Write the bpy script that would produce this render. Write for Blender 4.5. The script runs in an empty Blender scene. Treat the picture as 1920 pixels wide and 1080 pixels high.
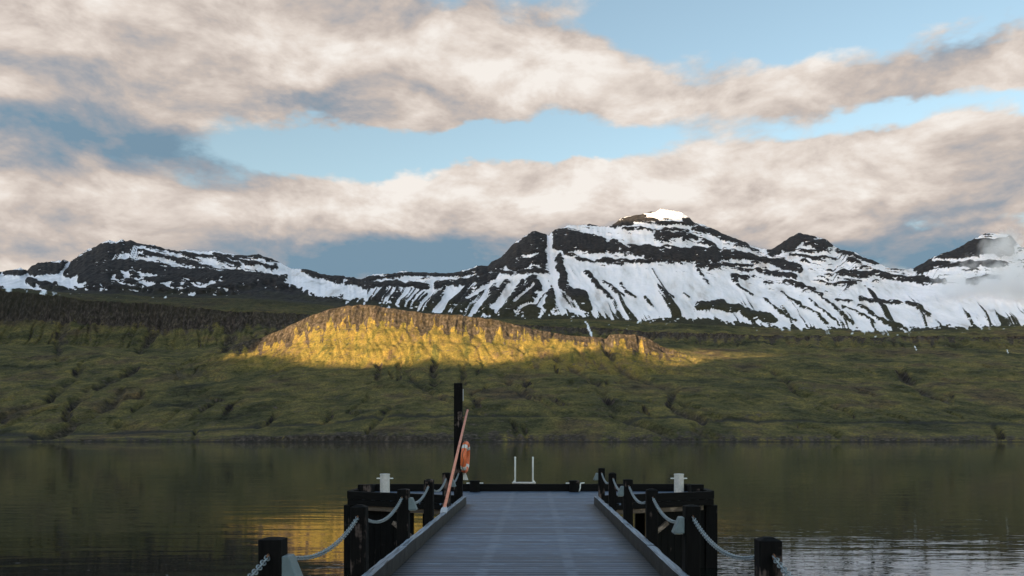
import bpy, bmesh, math, random
import numpy as np
from mathutils import Vector, Matrix
R_ = math.radians
random.seed(7)
S = bpy.context.scene
COL = S.collection

# ------------------------------------------------------------------ camera
F = 1500.0            # focal length in pixels of a 1920 wide frame
PX, PY = 1001.0, 825.0   # where the level line of sight meets the frame
CAMZ = 3.35           # camera above the water
DECK = CAMZ - 1.55    # top of the deck boards
cam = bpy.data.cameras.new('camera')
cam.sensor_width = 36.0
cam.lens = 36.0 * F / 1920.0
cam.shift_x = (960.0 - PX) / 1920.0
cam.shift_y = (PY - 540.0) / 1920.0
cam.clip_start = 0.1
cam.clip_end = 60000
camo = bpy.data.objects.new('camera', cam)
camo.location = (0, 0, CAMZ)
camo.rotation_euler = (R_(90), 0, 0)
COL.objects.link(camo)
S.camera = camo

# ------------------------------------------------------------------ node helper
class NB:
    def __init__(s, tree):
        s.t = tree; s.n = tree.nodes; s.l = tree.links
    def set(s, sock, v):
        if isinstance(v, bpy.types.NodeSocket): s.l.new(v, sock)
        elif v is not None:
            if hasattr(sock.default_value, '__len__') and len(sock.default_value) == 4 and len(v) == 3:
                v = (*v, 1.0)
            sock.default_value = v
    def math(s, op, a, b=None, c=None, clamp=False):
        n = s.n.new('ShaderNodeMath'); n.operation = op; n.use_clamp = clamp
        for i, v in enumerate((a, b, c)):
            if v is not None: s.set(n.inputs[i], v)
        return n.outputs[0]
    def vmath(s, op, a, b=None):
        n = s.n.new('ShaderNodeVectorMath'); n.operation = op
        s.set(n.inputs[0], a)
        if b is not None: s.set(n.inputs[1], b)
        return n.outputs[0]
    def noise(s, vec, scale, detail=4, rough=0.55, dist=0.0):
        n = s.n.new('ShaderNodeTexNoise'); s.set(n.inputs['Vector'], vec)
        n.inputs['Scale'].default_value = scale; n.inputs['Detail'].default_value = detail
        n.inputs['Roughness'].default_value = rough; n.inputs['Distortion'].default_value = dist
        return n.outputs['Fac']
    def noisec(s, vec, scale, detail=3, rough=0.5):
        n = s.n.new('ShaderNodeTexNoise'); s.set(n.inputs['Vector'], vec)
        n.inputs['Scale'].default_value = scale; n.inputs['Detail'].default_value = detail
        n.inputs['Roughness'].default_value = rough
        return n.outputs['Color']
    def mapping(s, vec, loc=(0,0,0), rot=(0,0,0), scale=(1,1,1), kind='POINT'):
        n = s.n.new('ShaderNodeMapping'); n.vector_type = kind
        s.set(n.inputs['Vector'], vec); n.inputs['Location'].default_value = loc
        n.inputs['Rotation'].default_value = rot; n.inputs['Scale'].default_value = scale
        return n.outputs[0]
    def ramp(s, fac, stops, interp='LINEAR'):
        n = s.n.new('ShaderNodeValToRGB'); s.set(n.inputs[0], fac)
        cr = n.color_ramp; cr.interpolation = interp
        while len(cr.elements) < len(stops): cr.elements.new(0.5)
        for e, (p, c) in zip(cr.elements, stops):
            e.position = p; e.color = (*c, 1) if len(c) == 3 else c
        return n.outputs[0]
    def smooth(s, v, a, b, lo=0.0, hi=1.0):
        n = s.n.new('ShaderNodeMapRange'); n.interpolation_type = 'SMOOTHSTEP'
        s.set(n.inputs['Value'], v)
        n.inputs['From Min'].default_value = a; n.inputs['From Max'].default_value = b
        n.inputs['To Min'].default_value = lo; n.inputs['To Max'].default_value = hi
        return n.outputs[0]
    def mix(s, fac, a, b, blend='MIX'):
        n = s.n.new('ShaderNodeMix'); n.data_type = 'RGBA'; n.blend_type = blend
        s.set(n.inputs[0], fac); s.set(n.inputs[6], a); s.set(n.inputs[7], b)
        return n.outputs[2]
    def bump(s, height, strength=0.5, dist=0.1, normal=None):
        n = s.n.new('ShaderNodeBump'); s.set(n.inputs['Height'], height)
        n.inputs['Strength'].default_value = strength; n.inputs['Distance'].default_value = dist
        if normal is not None: s.set(n.inputs['Normal'], normal)
        return n.outputs[0]

def material(name):
    m = bpy.data.materials.new(name); m.use_nodes = True
    nb = NB(m.node_tree)
    p = nb.n['Principled BSDF']
    return m, nb, p

# ------------------------------------------------------------------ sky and sun
SUN_EL = R_(9.0)
SH = Vector((-0.66, -0.75, 0)).normalized()          # horizontal direction towards the sun
TS = math.tan(SUN_EL)
SUNDIR = Vector((SH.x*math.cos(SUN_EL), SH.y*math.cos(SUN_EL), math.sin(SUN_EL)))
world = bpy.data.worlds.new('World'); S.world = world; world.use_nodes = True
wn = NB(world.node_tree)
for n in list(wn.n): wn.n.remove(n)
wout = wn.n.new('ShaderNodeOutputWorld'); wbg = wn.n.new('ShaderNodeBackground')
wn.l.new(wbg.outputs[0], wout.inputs[0])
wbg.inputs['Strength'].default_value = 0.05
sky = wn.n.new('ShaderNodeTexSky'); sky.sky_type = 'NISHITA'; sky.sun_disc = False
sky.sun_elevation = SUN_EL
sky.sun_rotation = math.atan2(SH.x, SH.y) % (2*math.pi)
sky.altitude = 0; sky.air_density = 1.0; sky.dust_density = 0.6; sky.ozone_density = 1.6
tc = wn.n.new('ShaderNodeTexCoord')
sep = wn.n.new('ShaderNodeSeparateXYZ'); wn.l.new(tc.outputs['Generated'], sep.inputs[0])
az = wn.math('ARCTAN2', sep.outputs[0], sep.outputs[1])
el = wn.math('ARCSINE', sep.outputs[2])
comb = wn.n.new('ShaderNodeCombineXYZ')
wn.l.new(az, comb.inputs[0]); wn.l.new(el, comb.inputs[1])
uv0 = comb.outputs[0]
# warp so that edges are ragged
wv = wn.vmath('SUBTRACT', wn.noisec(wn.mapping(tc.outputs['Generated'], scale=(1,1,2.0)), 5.0, 5, 0.6), (0.5,0.5,0.5))
wv = wn.vmath('MULTIPLY', wv, (0.22, 0.11, 0.0))
uv = wn.vmath('ADD', uv0, wv)
def ae(px, py):
    a = math.atan((px-PX)/F); return a, math.atan((PY-py)/F*math.cos(a))
def blob(px, py, rx, ry, w, rot=0.0, vec=None):
    a, e = ae(px, py)
    m = wn.mapping(vec or uv, (a, e, 0), (0, 0, R_(rot)), (rx/F, ry/F, 1), 'TEXTURE')
    g = wn.n.new('ShaderNodeTexGradient'); g.gradient_type = 'SPHERICAL'; wn.l.new(m, g.inputs[0])
    return wn.math('MULTIPLY', wn.smooth(g.outputs[1], 0, 0.75), w)
def total(items, start):
    acc = start
    for it in items: acc = wn.math('ADD', acc, blob(*it))
    return acc
# cloud texture lives on a stretched direction so that low clouds flatten
cdir = wn.mapping(tc.outputs['Generated'], scale=(1.0, 1.0, 2.6))
n1 = wn.noise(cdir, 3.0, 10, 0.56, 0.1)
cdir2 = wn.mapping(tc.outputs['Generated'], loc=(0.02,0,-0.085), scale=(1.0, 1.0, 2.6))
n2 = wn.noise(cdir2, 3.0, 5, 0.52, 0.1)
nf = wn.noise(wn.mapping(tc.outputs['Generated'], scale=(1,1,1.9)), 15.0, 8, 0.66, 0.3)
m1 = wn.noise(wn.mapping(tc.outputs['Generated'], scale=(1,1,2.1)), 8.0, 7, 0.6, 0.25)
m2 = wn.noise(wn.mapping(tc.outputs['Generated'], loc=(0.012,0,-0.045), scale=(1,1,2.1)), 8.0, 5, 0.6, 0.25)
dens = total([
    (300,60,1000,215,1.1),(820,120,520,150,0.65),(60,255,560,110,0.55),
    (660,280,520,85,-1.05),(260,338,300,40,-0.55),
    (250,415,760,105,1.0),(950,395,620,105,0.95),(1500,345,850,125,1.05),
    (1250,160,560,85,0.6,-6),(1500,40,620,100,-0.55),(840,15,90,50,-0.5),
    (1800,120,300,70,0.42),(1720,215,420,42,-0.62),
    (1060,265,300,45,-0.45),(1750,50,380,70,-0.35),(1640,90,120,30,0.35),(740,515,560,75,0.6),(1620,495,520,75,0.6),(0,515,420,55,0.4),(1990,495,260,60,0.4),(1350,95,120,40,0.3)],
    wn.math('MULTIPLY_ADD', wn.math('SUBTRACT', n1, 0.5), 1.5, wn.math('MULTIPLY_ADD', wn.math('SUBTRACT', nf, 0.5), 0.6, wn.math('MULTIPLY_ADD', wn.math('SUBTRACT', m1, 0.5), 0.9, 0.12))))
dens = wn.math('SUBTRACT', dens, wn.smooth(el, 0.55, 1.0, 0.0, 0.35))
cov = wn.smooth(dens, 0.02, 0.52)
# light on the clouds: bright where the cloud thins out above, grey-blue in the bellies
relief = wn.math('MULTIPLY_ADD', wn.math('SUBTRACT', n1, n2), 0.8, wn.math('MULTIPLY_ADD', wn.math('SUBTRACT', m1, m2), 1.5, wn.math('MULTIPLY', wn.math('SUBTRACT', nf, 0.5), 0.35)))
shade = total([
    (420,95,760,110,0.10),(100,272,620,85,-0.62),(560,212,620,50,-0.30),
    (500,352,760,50,0.36),(1350,345,620,100,0.22),(1450,425,700,42,-0.20),
    (740,500,480,75,-0.72),(1620,482,420,60,-0.62),(700,445,700,40,-0.12),(1890,290,170,90,-0.22),(1250,150,500,70,0.2),(150,480,300,40,-0.06)],
    wn.math('ADD', relief, 0.65))
ccol = wn.ramp(shade, [(0.0,(0.20,0.315,0.415)),(0.28,(0.37,0.39,0.43)),(0.55,(0.62,0.54,0.49)),(0.78,(0.82,0.73,0.66)),(1.0,(0.98,0.92,0.86))])
ccol = wn.mix(1.0, ccol, (6.2,6.2,6.2), 'MULTIPLY')
skyc = wn.mix(1.0, sky.outputs[0], (1.0,1.0,1.0), 'MULTIPLY')
SKYMUL = skyc.node.inputs[7]
SKYMUL.default_value = (2.35, 2.06, 1.72, 1)
wcol = wn.mix(cov, skyc, ccol)
# clouds and air are brighter towards the sun
dotn = wn.n.new('ShaderNodeVectorMath'); dotn.operation = 'DOT_PRODUCT'
wn.l.new(tc.outputs['Generated'], dotn.inputs[0]); dotn.inputs[1].default_value = SUNDIR
glow = wn.smooth(dotn.outputs['Value'], -0.3, 1.0, 1.0, 2.4)
gc = wn.n.new('ShaderNodeCombineXYZ')
for i in range(3): wn.l.new(glow, gc.inputs[i])
wcol = wn.mix(1.0, wcol, gc.outputs[0], 'MULTIPLY')
wn.l.new(wcol, wbg.inputs[0])

sl = bpy.data.lights.new('sun', 'SUN'); sl.energy = 5.0; sl.angle = R_(0.5); sl.color = (1.0, 0.74, 0.42)
so = bpy.data.objects.new('sun', sl); COL.objects.link(so)
so.rotation_euler = (-SUNDIR).to_track_quat('-Z', 'Y').to_euler()

S.view_settings.view_transform = 'Standard'; S.view_settings.look = 'None'
S.view_settings.exposure = 1.6; S.view_settings.gamma = 1.0
S.view_settings.use_curve_mapping = False
S.cycles.use_denoising = True
S.cycles.max_bounces = 8; S.cycles.volume_bounces = 5

# ------------------------------------------------------------------ numpy noise
_rng = np.random.RandomState(11)
_perm = _rng.permutation(512)
_grad = np.stack([np.cos(np.linspace(0,2*np.pi,64,endpoint=False)), np.sin(np.linspace(0,2*np.pi,64,endpoint=False))],1)
def perlin(x, y, seed=0):
    xi = np.floor(x).astype(np.int64); yi = np.floor(y).astype(np.int64)
    xf = x-xi; yf = y-yi
    def g(ix, iy):
        h = _perm[(_perm[(ix+seed*37) & 511] + iy) & 511] & 63
        return _grad[h]
    u = xf*xf*xf*(xf*(xf*6-15)+10); v = yf*yf*yf*(yf*(yf*6-15)+10)
    def dot(ix, iy, fx, fy):
        gg = g(ix, iy); return gg[...,0]*fx + gg[...,1]*fy
    a = dot(xi, yi, xf, yf); b = dot(xi+1, yi, xf-1, yf)
    c = dot(xi, yi+1, xf, yf-1); d = dot(xi+1, yi+1, xf-1, yf-1)
    return ((a+(b-a)*u) + ((c+(d-c)*u)-(a+(b-a)*u))*v)*1.5
def fbm(x, y, oct=4, seed=0, gain=0.5):
    s = 0; amp = 1; tot = 0
    for o in range(oct):
        s = s + amp*perlin(x*2**o, y*2**o, seed+o*5); tot += amp; amp *= gain
    return s/tot
def ridged(x, y, oct=3, seed=0):
    s = 0; amp = 1; tot = 0
    for o in range(oct):
        s = s + amp*(1-np.abs(perlin(x*2**o, y*2**o, seed+o*7))*2); tot += amp; amp *= 0.5
    return s/tot
def sstep(a, b, x):
    t = np.clip((x-a)/(b-a), 0, 1); return t*t*(3-2*t)
def blur(a, k, axis):
    ker = np.hanning(2*k+3)[1:-1]; ker /= ker.sum()
    pad = [(0,0)]*a.ndim; pad[axis] = (k,k)
    ap = np.pad(a, pad, mode='edge')
    out = np.zeros_like(a)
    n = a.shape[axis]
    for i, w in enumerate(ker):
        sl_ = [slice(None)]*a.ndim; sl_[axis] = slice(i, i+n)
        out += w*ap[tuple(sl_)]
    return out
def polydist(px, py, pts, ys=1.0):
    best = np.full(px.shape, 1e9)
    for (x0,y0), (x1,y1) in zip(pts[:-1], pts[1:]):
        dx, dy = x1-x0, (y1-y0)*ys
        L = dx*dx+dy*dy+1e-9
        t = np.clip(((px-x0)*dx + (py-y0)*ys*dy)/L, 0, 1)
        d = np.hypot(px-(x0+t*dx), (py-y0)*ys-t*dy)
        best = np.minimum(best, d)
    return best

# ------------------------------------------------------------------ terrain across the water
NC = 1560
cols = np.linspace(-260, 2180, NC)
def curve(pts, k=10):
    xs, ys = zip(*pts); c = np.interp(cols, xs, ys)
    return blur(c[None], k, 1)[0] if k else c
skyline = curve([(-260,520),(-120,505),(0,510),(10,510),(25,506),(37,502),(48,506),(55,510),(63,500),(75,495),(90,492),(120,487),(132,491),(145,482),(165,468),(180,464),(190,456),(205,450),(218,454),(227,449),(236,453),(245,451),(262,457),(278,460),(283,458),(310,467),(335,472),(345,469),(375,472),(398,470),(425,474),(445,478),(465,479),(485,477),(495,481),(510,486),(525,493),(545,503),(570,505),(590,508),(605,515),(640,517),(665,521),(678,524),(690,518),(705,514),(735,514),(758,508),(775,511),(800,511),(835,513),(860,510),(885,503),(893,499),(915,500),(922,492),(940,483),(950,472),(965,456),(985,443),(998,434),(1008,435),(1018,439),(1030,442),(1033,437),(1040,432),(1055,428),(1065,422),(1090,423),(1110,421),(1125,425),(1146,424),(1153,419),(1165,409),(1190,404),(1212,399),(1230,397),(1240,391),(1255,394),(1280,399),(1290,407),(1300,416),(1320,422),(1345,433),(1352,437),(1375,446),(1400,456),(1408,463),(1425,466),(1445,469),(1455,462),(1468,454),(1480,447),(1497,437),(1510,440),(1525,443),(1550,450),(1562,460),(1575,468),(1590,470),(1605,474),(1615,481),(1640,490),(1660,500),(1672,504),(1710,505),(1728,495),(1745,485),(1765,476),(1785,470),(1810,458),(1828,447),(1845,439),(1852,437),(1880,438),(1895,442),(1905,455),(1920,465),(2000,505),(2080,490),(2180,515)], 0)
skyline += fbm(cols/9, cols*0, 3, 3)*2.6
crest = curve([(-260,668),(0,664),(200,664),(330,672),(380,667),(430,650),(500,628),(545,606),(600,588),(640,578),(685,574),(740,578),(800,584),(850,590),(930,600),(965,609),(1000,618),(1060,627),(1130,635),(1145,630),(1190,630),(1215,637),(1240,650),(1300,668),(1420,672),(1700,680),(2180,680)], 6)
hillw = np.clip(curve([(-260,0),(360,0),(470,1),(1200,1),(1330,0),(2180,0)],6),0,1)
base = curve([(-260,540),(0,540),(100,547),(200,552),(300,556),(500,562),(600,572),(700,580),(800,592),(950,600),(1100,598),(1300,608),(1500,618),(1700,622),(1920,610),(2180,610)], 20)
ctop = curve([(-260,540),(0,544),(100,552),(200,565),(300,571),(400,579),(500,585),(600,590),(700,594),(1000,608),(1300,624),(1600,630),(2180,630)], 8)
cbase = curve([(-260,592),(0,596),(100,600),(200,606),(300,616),(400,614),(560,605),(700,604),(1000,616),(1300,634),(2180,638)], 12)
cfoot = curve([(-260,640),(0,642),(200,650),(330,655),(400,645),(550,626),(700,616),(1000,626),(1300,648),(2180,652)], 16)
one = np.ones(NC)
def zof(py, Y): return CAMZ + (PY-py)/F*Y
shoreY = 1300 + 34*fbm(cols/120, cols*0, 5, 9, 0.6) + np.interp(cols, [-260,0,150,330,2180],[-40,-25,-10,0,0])
bank = 3.5 + 8.0*np.interp(cols, [-260,400,450,560,700,860,900,2180],[.1,.1,.55,.8,.9,.6,.2,.15]) * (0.75+0.5*np.abs(fbm(cols/12, cols*0, 3, 4)))
bench = curve([(-260,818),(0,814),(200,808),(450,800),(700,786),(860,778),(1100,776),(1500,790),(1920,796),(2180,796)], 20)
L = []      # (Y, z, rows to the next layer)
def layer(Y, z, rows): L.append((Y*one, z*one, rows))
layer(shoreY-60, -9, 4)
layer(shoreY, -0.6, 8)
layer(shoreY+10, bank, 14)
layer(1440*one, zof(bench, 1440), 60)
layer(1700, zof(curve([(-260,752),(0,748),(600,742),(1100,730),(1920,748),(2180,748)],20), 1700), 52)
layer(2000, zof(curve([(-260,702),(0,700),(400,696),(700,688),(1000,694),(1300,704),(1920,712),(2180,712)],20), 2000), 46)
cb = crest + 30*hillw*np.interp(cols,[-260,430,560,900,1000,1130,1200,2180],[0.2,0.35,1.1,1.0,0.5,0.4,1.0,0.2])
cb0 = cb.copy()
layer(2245, zof(np.maximum(cb, crest+2), 2245), 40)
layer(2300, zof(crest, 2300), 10)
layer(2440, zof(crest + 6 + 10*hillw - (1-hillw)*10, 2440), 22)
layer(2700, zof(cfoot, 2700), 44)
cbase = cbase + 4*fbm(cols/30, cols*0, 3, 8, 0.5)
layer(2862, zof(cbase, 2862), 44)
layer(2910, zof(ctop, 2910), 24)
layer(3150, zof(base, 3150), 250)
skyY = 4100 + 160*np.interp(cols,[-260,200,680,1000,1240,1500,1690,1850,2180],[0,0,-1.5,-1.0,0.6,1.0,.3,1.2,1.0])
layer(skyY, zof(skyline, skyY), 8)
layer(skyY+700, zof(skyline, skyY)-320, 1)
rowsY, rowsZ, rowL, rowT = [], [], [], []
for i in range(len(L)-1):
    Y0, z0, n = L[i]; Y1, z1, _ = L[i+1]
    for k in range(n):
        t = k/n
        tt = t
        rowsY.append(Y0+(Y1-Y0)*t); rowsZ.append(z0+(z1-z0)*tt); rowL.append(i); rowT.append(t)
rowsY.append(L[-1][0]); rowsZ.append(L[-1][1]); rowL.append(len(L)-1); rowT.append(0)
TY = np.array(rowsY); TZ = np.array(rowsZ); LI = np.array(rowL); LT = np.array(rowT)
NR = TY.shape[0]
zraw = TZ.copy()
TZs = blur(TZ, 5, 0)
wsm = np.where((LI>=3)&(LI<=4), 1.0, np.where((LI==5)|(LI==8)|(LI==9), 0.7, 0.0))
wsm = blur(wsm[:,None], 4, 0)
TZ = TZ*(1-wsm)+TZs*wsm
CX = np.broadcast_to(cols[None], TY.shape)
TX = (CX-PX)/F*TY
TPY = PY - (TZ-CAMZ)*F/TY
mt = np.where(LI==12, LT, np.where(LI>12, 1.0, 0.0))[:,None]*np.ones((1,NC))   # 0 at mountain foot, 1 on the skyline

# --- snow and rock on the mountain, worked out over its face
mrow = np.where(LI>=11)[0][0]
mp, mq = CX[mrow:], TPY[mrow:]
wx = mp + 7*fbm(mp/38, mq/26, 3, 21) + 3.0*fbm(mp/9, mq/7, 2, 22)
wy = mq + 5*fbm(mp/34, mq/24, 3, 23) + 3.2*fbm(mp/8, mq/6, 3, 24)
bands = [  # polyline, thickness
 ([(-260,512),(0,512),(55,512)],10), ([(57,508),(95,503),(134,500)],27), ([(120,500),(160,492),(235,466)],26),([(160,482),(200,462),(240,462)],20),
 ([(130,512),(200,503),(250,497),(310,511),(400,519),(480,522),(530,528)],25), ([(60,530),(130,545),(300,556)],16),([(160,520),(200,528)],26),
 ([(245,455),(300,466),(345,475)],10),([(275,474),(330,489),(375,497)],10),([(330,473),(400,484),(450,496)],8),([(400,474),(480,496),(520,503)],8),
 ([(445,480),(480,482),(520,493)],11),([(350,499),(420,506),(440,508)],5),([(385,478),(420,484)],6),
 ([(430,532),(490,522),(540,543),(480,548)],26),([(400,545),(520,552),(640,566)],14),([(180,540),(300,545),(420,548)],7),
 ([(570,507),(610,520),(640,527)],12),([(600,515),(680,527),(760,514),(860,515),(900,508)],13),([(655,531),(700,536),(745,533),(800,536)],13),([(820,535),(880,528),(920,520)],15),
 ([(905,505),(950,485),(985,455),(1008,442),(1020,448)],26),([(930,500),(960,480),(1010,462)],24),([(960,500),(1015,487)],22),([(900,515),(960,512),(1025,512)],10),([(1015,455),(1018,500)],16),
 ([(930,545),(900,585),(960,590)],16),([(1000,535),(985,560),(1000,590)],34),([(1035,545),(1030,575)],18),([(950,530),(925,560)],10),([(978,530),(962,560)],9),([(880,560),(860,585)],9),
 ([(1040,436),(1060,440),(1100,452)],24),([(1045,455),(1100,458),(1150,464)],36),([(1048,480),(1056,530),(1075,560)],16),([(1080,550),(1100,570)],24),
 ([(1150,465),(1200,470),(1250,478)],26),([(1240,480),(1290,478),(1335,482)],34),([(1130,487),(1180,492),(1250,490)],10),([(1305,498),(1350,500)],12),([(1080,483),(1130,490)],6),([(1140,495),(1165,497)],7),
 ([(1150,421),(1180,414),(1222,410)],17),([(1222,402),(1232,414)],6),([(1232,420),(1290,421)],14),([(1170,430),(1230,434),(1290,432)],7),([(1232,444),(1284,444)],16),
 ([(1286,412),(1310,426),(1345,440),(1400,461)],13),([(1290,440),(1305,446)],10),([(1318,452),(1340,462)],12),([(1360,452),(1400,463),(1420,470)],7),
 ([(1348,479),(1400,481),(1450,492),(1500,505)],16),([(1360,495),(1420,507),(1490,521)],14),([(1376,518),(1400,522)],9),([(1430,531),(1446,532)],6),([(1470,532),(1525,541)],9),([(1500,545),(1540,548)],5),
 ([(1450,470),(1478,458),(1500,448),(1550,458)],24),([(1480,478),(1530,485),(1566,486)],8),([(1470,470),(1560,470)],6),([(1568,470),(1600,478),(1645,494)],10),([(1590,486),(1612,492)],8),
 ([(1575,513),(1620,514),(1680,521),(1738,528)],15),([(1562,533),(1600,533)],9),([(1570,524),(1610,527)],4),
 ([(1722,502),(1770,484),(1830,462),(1890,455)],30),([(1800,470),(1890,470)],24),([(1728,503),(1800,497),(1880,496)],13),([(1815,530),(1840,522),(1870,520)],12),([(1745,526),(1770,528)],10),
 ([(1700,568),(1725,578),(1742,592)],11),([(1610,562),(1660,566),(1690,572)],8),([(1570,563),(1595,565)],7),
 ([(1465,548),(1489,565),(1519,584),(1552,608)],5),([(1514,560),(1541,584),(1573,608)],5),([(1549,560),(1576,587),(1600,608)],6),([(1608,571),(1636,590),(1671,608)],8),([(1655,600),(1698,617)],6),([(1430,562),(1454,579),(1489,600)],5),
 ([(1100,510),(1121,537),(1146,560)],9),([(1132,528),(1151,542),(1167,556)],7),([(1164,530),(1176,549),(1190,559)],6),([(1306,505),(1318,520),(1329,535)],5),([(1371,519),(1389,537),(1408,552)],6),([(1209,560),(1220,574)],7),([(1248,549),(1260,560)],5),([(1281,551),(1294,558)],5),([(1466,577),(1491,600)],6),([(1530,545),(1560,572)],4),([(1580,575),(1640,605)],4),([(1060,545),(1090,575)],7),
 ([(1310,574),(1350,572),(1420,590),(1440,596)],20),([(1400,590),(1450,602)],14),
]
rock = np.full(mp.shape, -9.0)
tn = 0.98 + 0.6*fbm(mp/22, mq/14, 3, 31)
for pts, w in bands:
    xs_ = [q[0] for q in pts]
    cs = slice(max(0,int(np.searchsorted(cols, min(xs_)-60))), min(NC,int(np.searchsorted(cols, max(xs_)+60))))
    d = polydist(wx[:,cs], wy[:,cs], pts, 1.15)
    rock[:,cs] = np.maximum(rock[:,cs], (w*0.5*tn[:,cs] - d)/4.0)
# steep dark runnels between the snow tongues, running down the slope
side = sstep(985, 1060, mp)
sl_r = (mp - 0.62*(mq-500)); sl_l = (mp + 0.75*(mq-500))
sl_r = sl_r + 5*fbm(mp/40, mq/40, 2, 46); sl_l = sl_l + 5*fbm(mp/40, mq/40, 2, 47)
st_r = 0.62*fbm(sl_r/19, mq/210, 3, 41, 0.6)+0.5*fbm(sl_r/6.5, mq/170, 3, 43, 0.6); st_l = 0.75*fbm(sl_l/19, mq/150, 3, 42, 0.6)+0.42*fbm(sl_l/7, mq/110, 3, 44, 0.6)
st = st_l*(1-side) + st_r*side
snowline = np.interp(mp, [-260,0,60,130,300,420,500,560,650,720,800,870,950,1050,1100,1200,1300,1400,1450,1550,1650,1750,1850,1920,2180],
                     [536,538,545,541,548,548,530,545,561,568,577,590,591,590,592,600,594,603,612,614,620,612,612,606,606])
lowz = sstep(60, 5, snowline - mq)                      # 1 near the snow line
thr = 0.42 - 0.27*lowz + 0.28*fbm(mp/70, mq/45, 3, 45) - 0.10*np.interp(mp,[-260,640,780,900,1000,1060,1150,2180],[0,0,1.3,2.2,1.8,0.8,0.1,0.1])
streak = (st - thr)*9.0
streak = np.where((mq > np.interp(mp,[-260,640,700,930,1030,1060,1400,1560,1700,2180],[560,560,538,512,520,495,510,535,545,560])), streak, -9)
streak = np.where((mp>500)&(mp<690), np.minimum(streak, -1.0), streak)
rock = np.maximum(rock, np.clip(streak*0.55, -9, 1.2))
# patchy zone under the left summit
patch = (fbm(mp/26, mq/9, 4, 51) - np.interp(mp,[-260,100,180,430,470],[0.5,0.3,0.02,0.10,0.6]))*9
pm = sstep(120,190,wx)*sstep(490,440,wx)*sstep(503,514,wy)
rock = np.maximum(rock, np.where(pm>0.02, -patch*0.9, -9)*1.0 - (1-pm)*6)
# thin broken strata in the upper faces
dip = np.interp(mp, [-260,200,260,540,640,900,1040,1250,1330,1560,1600,1720,1760,2180],[0.1,0.05,0.22,0.25,0,0,0.10,0.05,0.14,0.16,0.05,0.05,-0.05,0])
sty = mq - dip*(mp-1200)
strn = fbm(mp/34, sty/4.2, 4, 48, 0.6)
zlow = np.interp(mp,[-260,150,300,480,560,640,800,930,1030,1050,1250,1350,1450,1560,1640,1740,1800,1920,2180],[512,500,505,508,490,515,528,520,520,488,500,512,540,550,536,530,528,530,530])
strk = (strn - 0.20 - 0.22*sstep(-14,6,mq-zlow))*9
strk = np.where(mq<zlow+8, strk, -9)
strk = np.where((mp>1105)&(mp<1235)&(mq<456)&(mq>424), strk-1.6, strk)
rock = np.maximum(rock, np.clip(strk,-9,2.0))
# couloirs and small ledges that keep their snow
coul = np.full(mp.shape, -9.0)
cwx = mp+2*fbm(mp/9,mq/9,2,61); cwy = mq+2*fbm(mp/9,mq/9,2,62)
for pts, w in [([(1031,440),(1031,470),(1035,505),(1046,555),(1068,578),(1105,592)],10),([(133,490),(124,505),(108,522)],7),([(1236,398),(1282,402)],14),([(1216,404),(1250,406)],8),
               ([(1200,424),(1290,425)],4),([(875,560),(940,522)],6),([(930,585),(965,530)],7),([(965,565),(1000,535)],5),([(890,585),(900,570)],8),([(975,575),(1000,570)],7),
               ([(700,515),(725,520)],4),([(1750,488),(1870,486)],6),([(1380,500),(1450,507)],4),([(1160,450),(1180,466)],4)]:
    d = polydist(cwx, cwy, pts)
    coul = np.maximum(coul, (w*0.5 - d)/2.0)
ledge = (fbm(mp/16, mq/3.6, 3, 71) - 0.30)*6          # thin horizontal ledges of snow in the cliffs
rock = np.where(coul > 0, -1.5, rock)
rock = np.minimum(rock, 3.0) - np.clip(ledge, 0, 3)*np.where(rock>0,1.6,0)
edge = (mq - snowline + 17*np.clip(st,-0.45,0.6)*lowz + 9*fbm(mp/30, mq/14, 4, 81) + 5*fbm(mp/8, mq/5, 2, 82))/3.0
spots = (fbm(mp/15, mq/6, 3, 83) - 0.36)*7 - np.clip((mq-snowline)/9.0, 0, 9)    # last patches under the snow line
snow = np.minimum(-rock, -edge)
snow = np.maximum(snow, np.where(edge>0, spots, -9))
snow = np.clip(snow*0.9+0.5, 0, 1)
SN = np.zeros(TY.shape); SN[mrow:] = snow
RK = np.zeros(TY.shape); RK[mrow:] = np.clip(rock*0.5+0.5, 0, 1)*sstep(1.0,-1.0,edge)
# streams falling over the plateau edge
for pts, w in [([(1098,604),(1104,615),(1110,630)],3.0),([(1716,650),(1718,658)],1.8),([(1888,656),(1890,662)],1.8)]:
    d = polydist(CX + 1.5*fbm(CX/4,TPY/4,2,91), TPY, pts)
    SN = np.where((LI[:,None]>=8)&(d < w*0.5), 1.0, SN)

# --- relief
lw = lambda *idx: np.isin(LI, idx).astype(float)[:,None]
hills = ((LI>=2)&(LI<=11)).astype(float)[:,None]
hills = blur(hills, 3, 0)
dz = hills*(fbm(TX/170, TY/170, 5, 101)*13 + fbm(TX/32, TY/32, 3, 102)*3.0 + fbm(TX/9, TY/9, 2, 103)*0.7)
dz *= np.where(LI<=2, 0.25, 1.0)[:,None]
# little terraces on the lower slopes
ter = np.sin((TZ + 10*fbm(TX/200, TY/200, 3, 107))/9.0)
dz += blur(lw(3,4,5),6,0)*ter*2.2
# gullies down the screes
skew = np.where(CX<1000, 0.35, -0.3)
gl = ridged((TX+skew*TY)/42 + 0.5*fbm(TX/90, TY/200, 2, 104), TY/420, 3, 105)
wgl = blur(lw(5,6,9,10), 6, 0)
dz -= wgl*np.clip(gl-0.35, 0, 1)*np.where(LI[:,None]<8, 5, 20)
# cliffs: buttresses and columns
but = fbm(TX/26, TZ/160, 4, 111)*11 + ridged(TX/9, TZ/90, 2, 112)*3.5
wcl = blur(lw(6)*hillw[None] + lw(10), 3, 0)
dY = wcl*but*0.9
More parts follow.
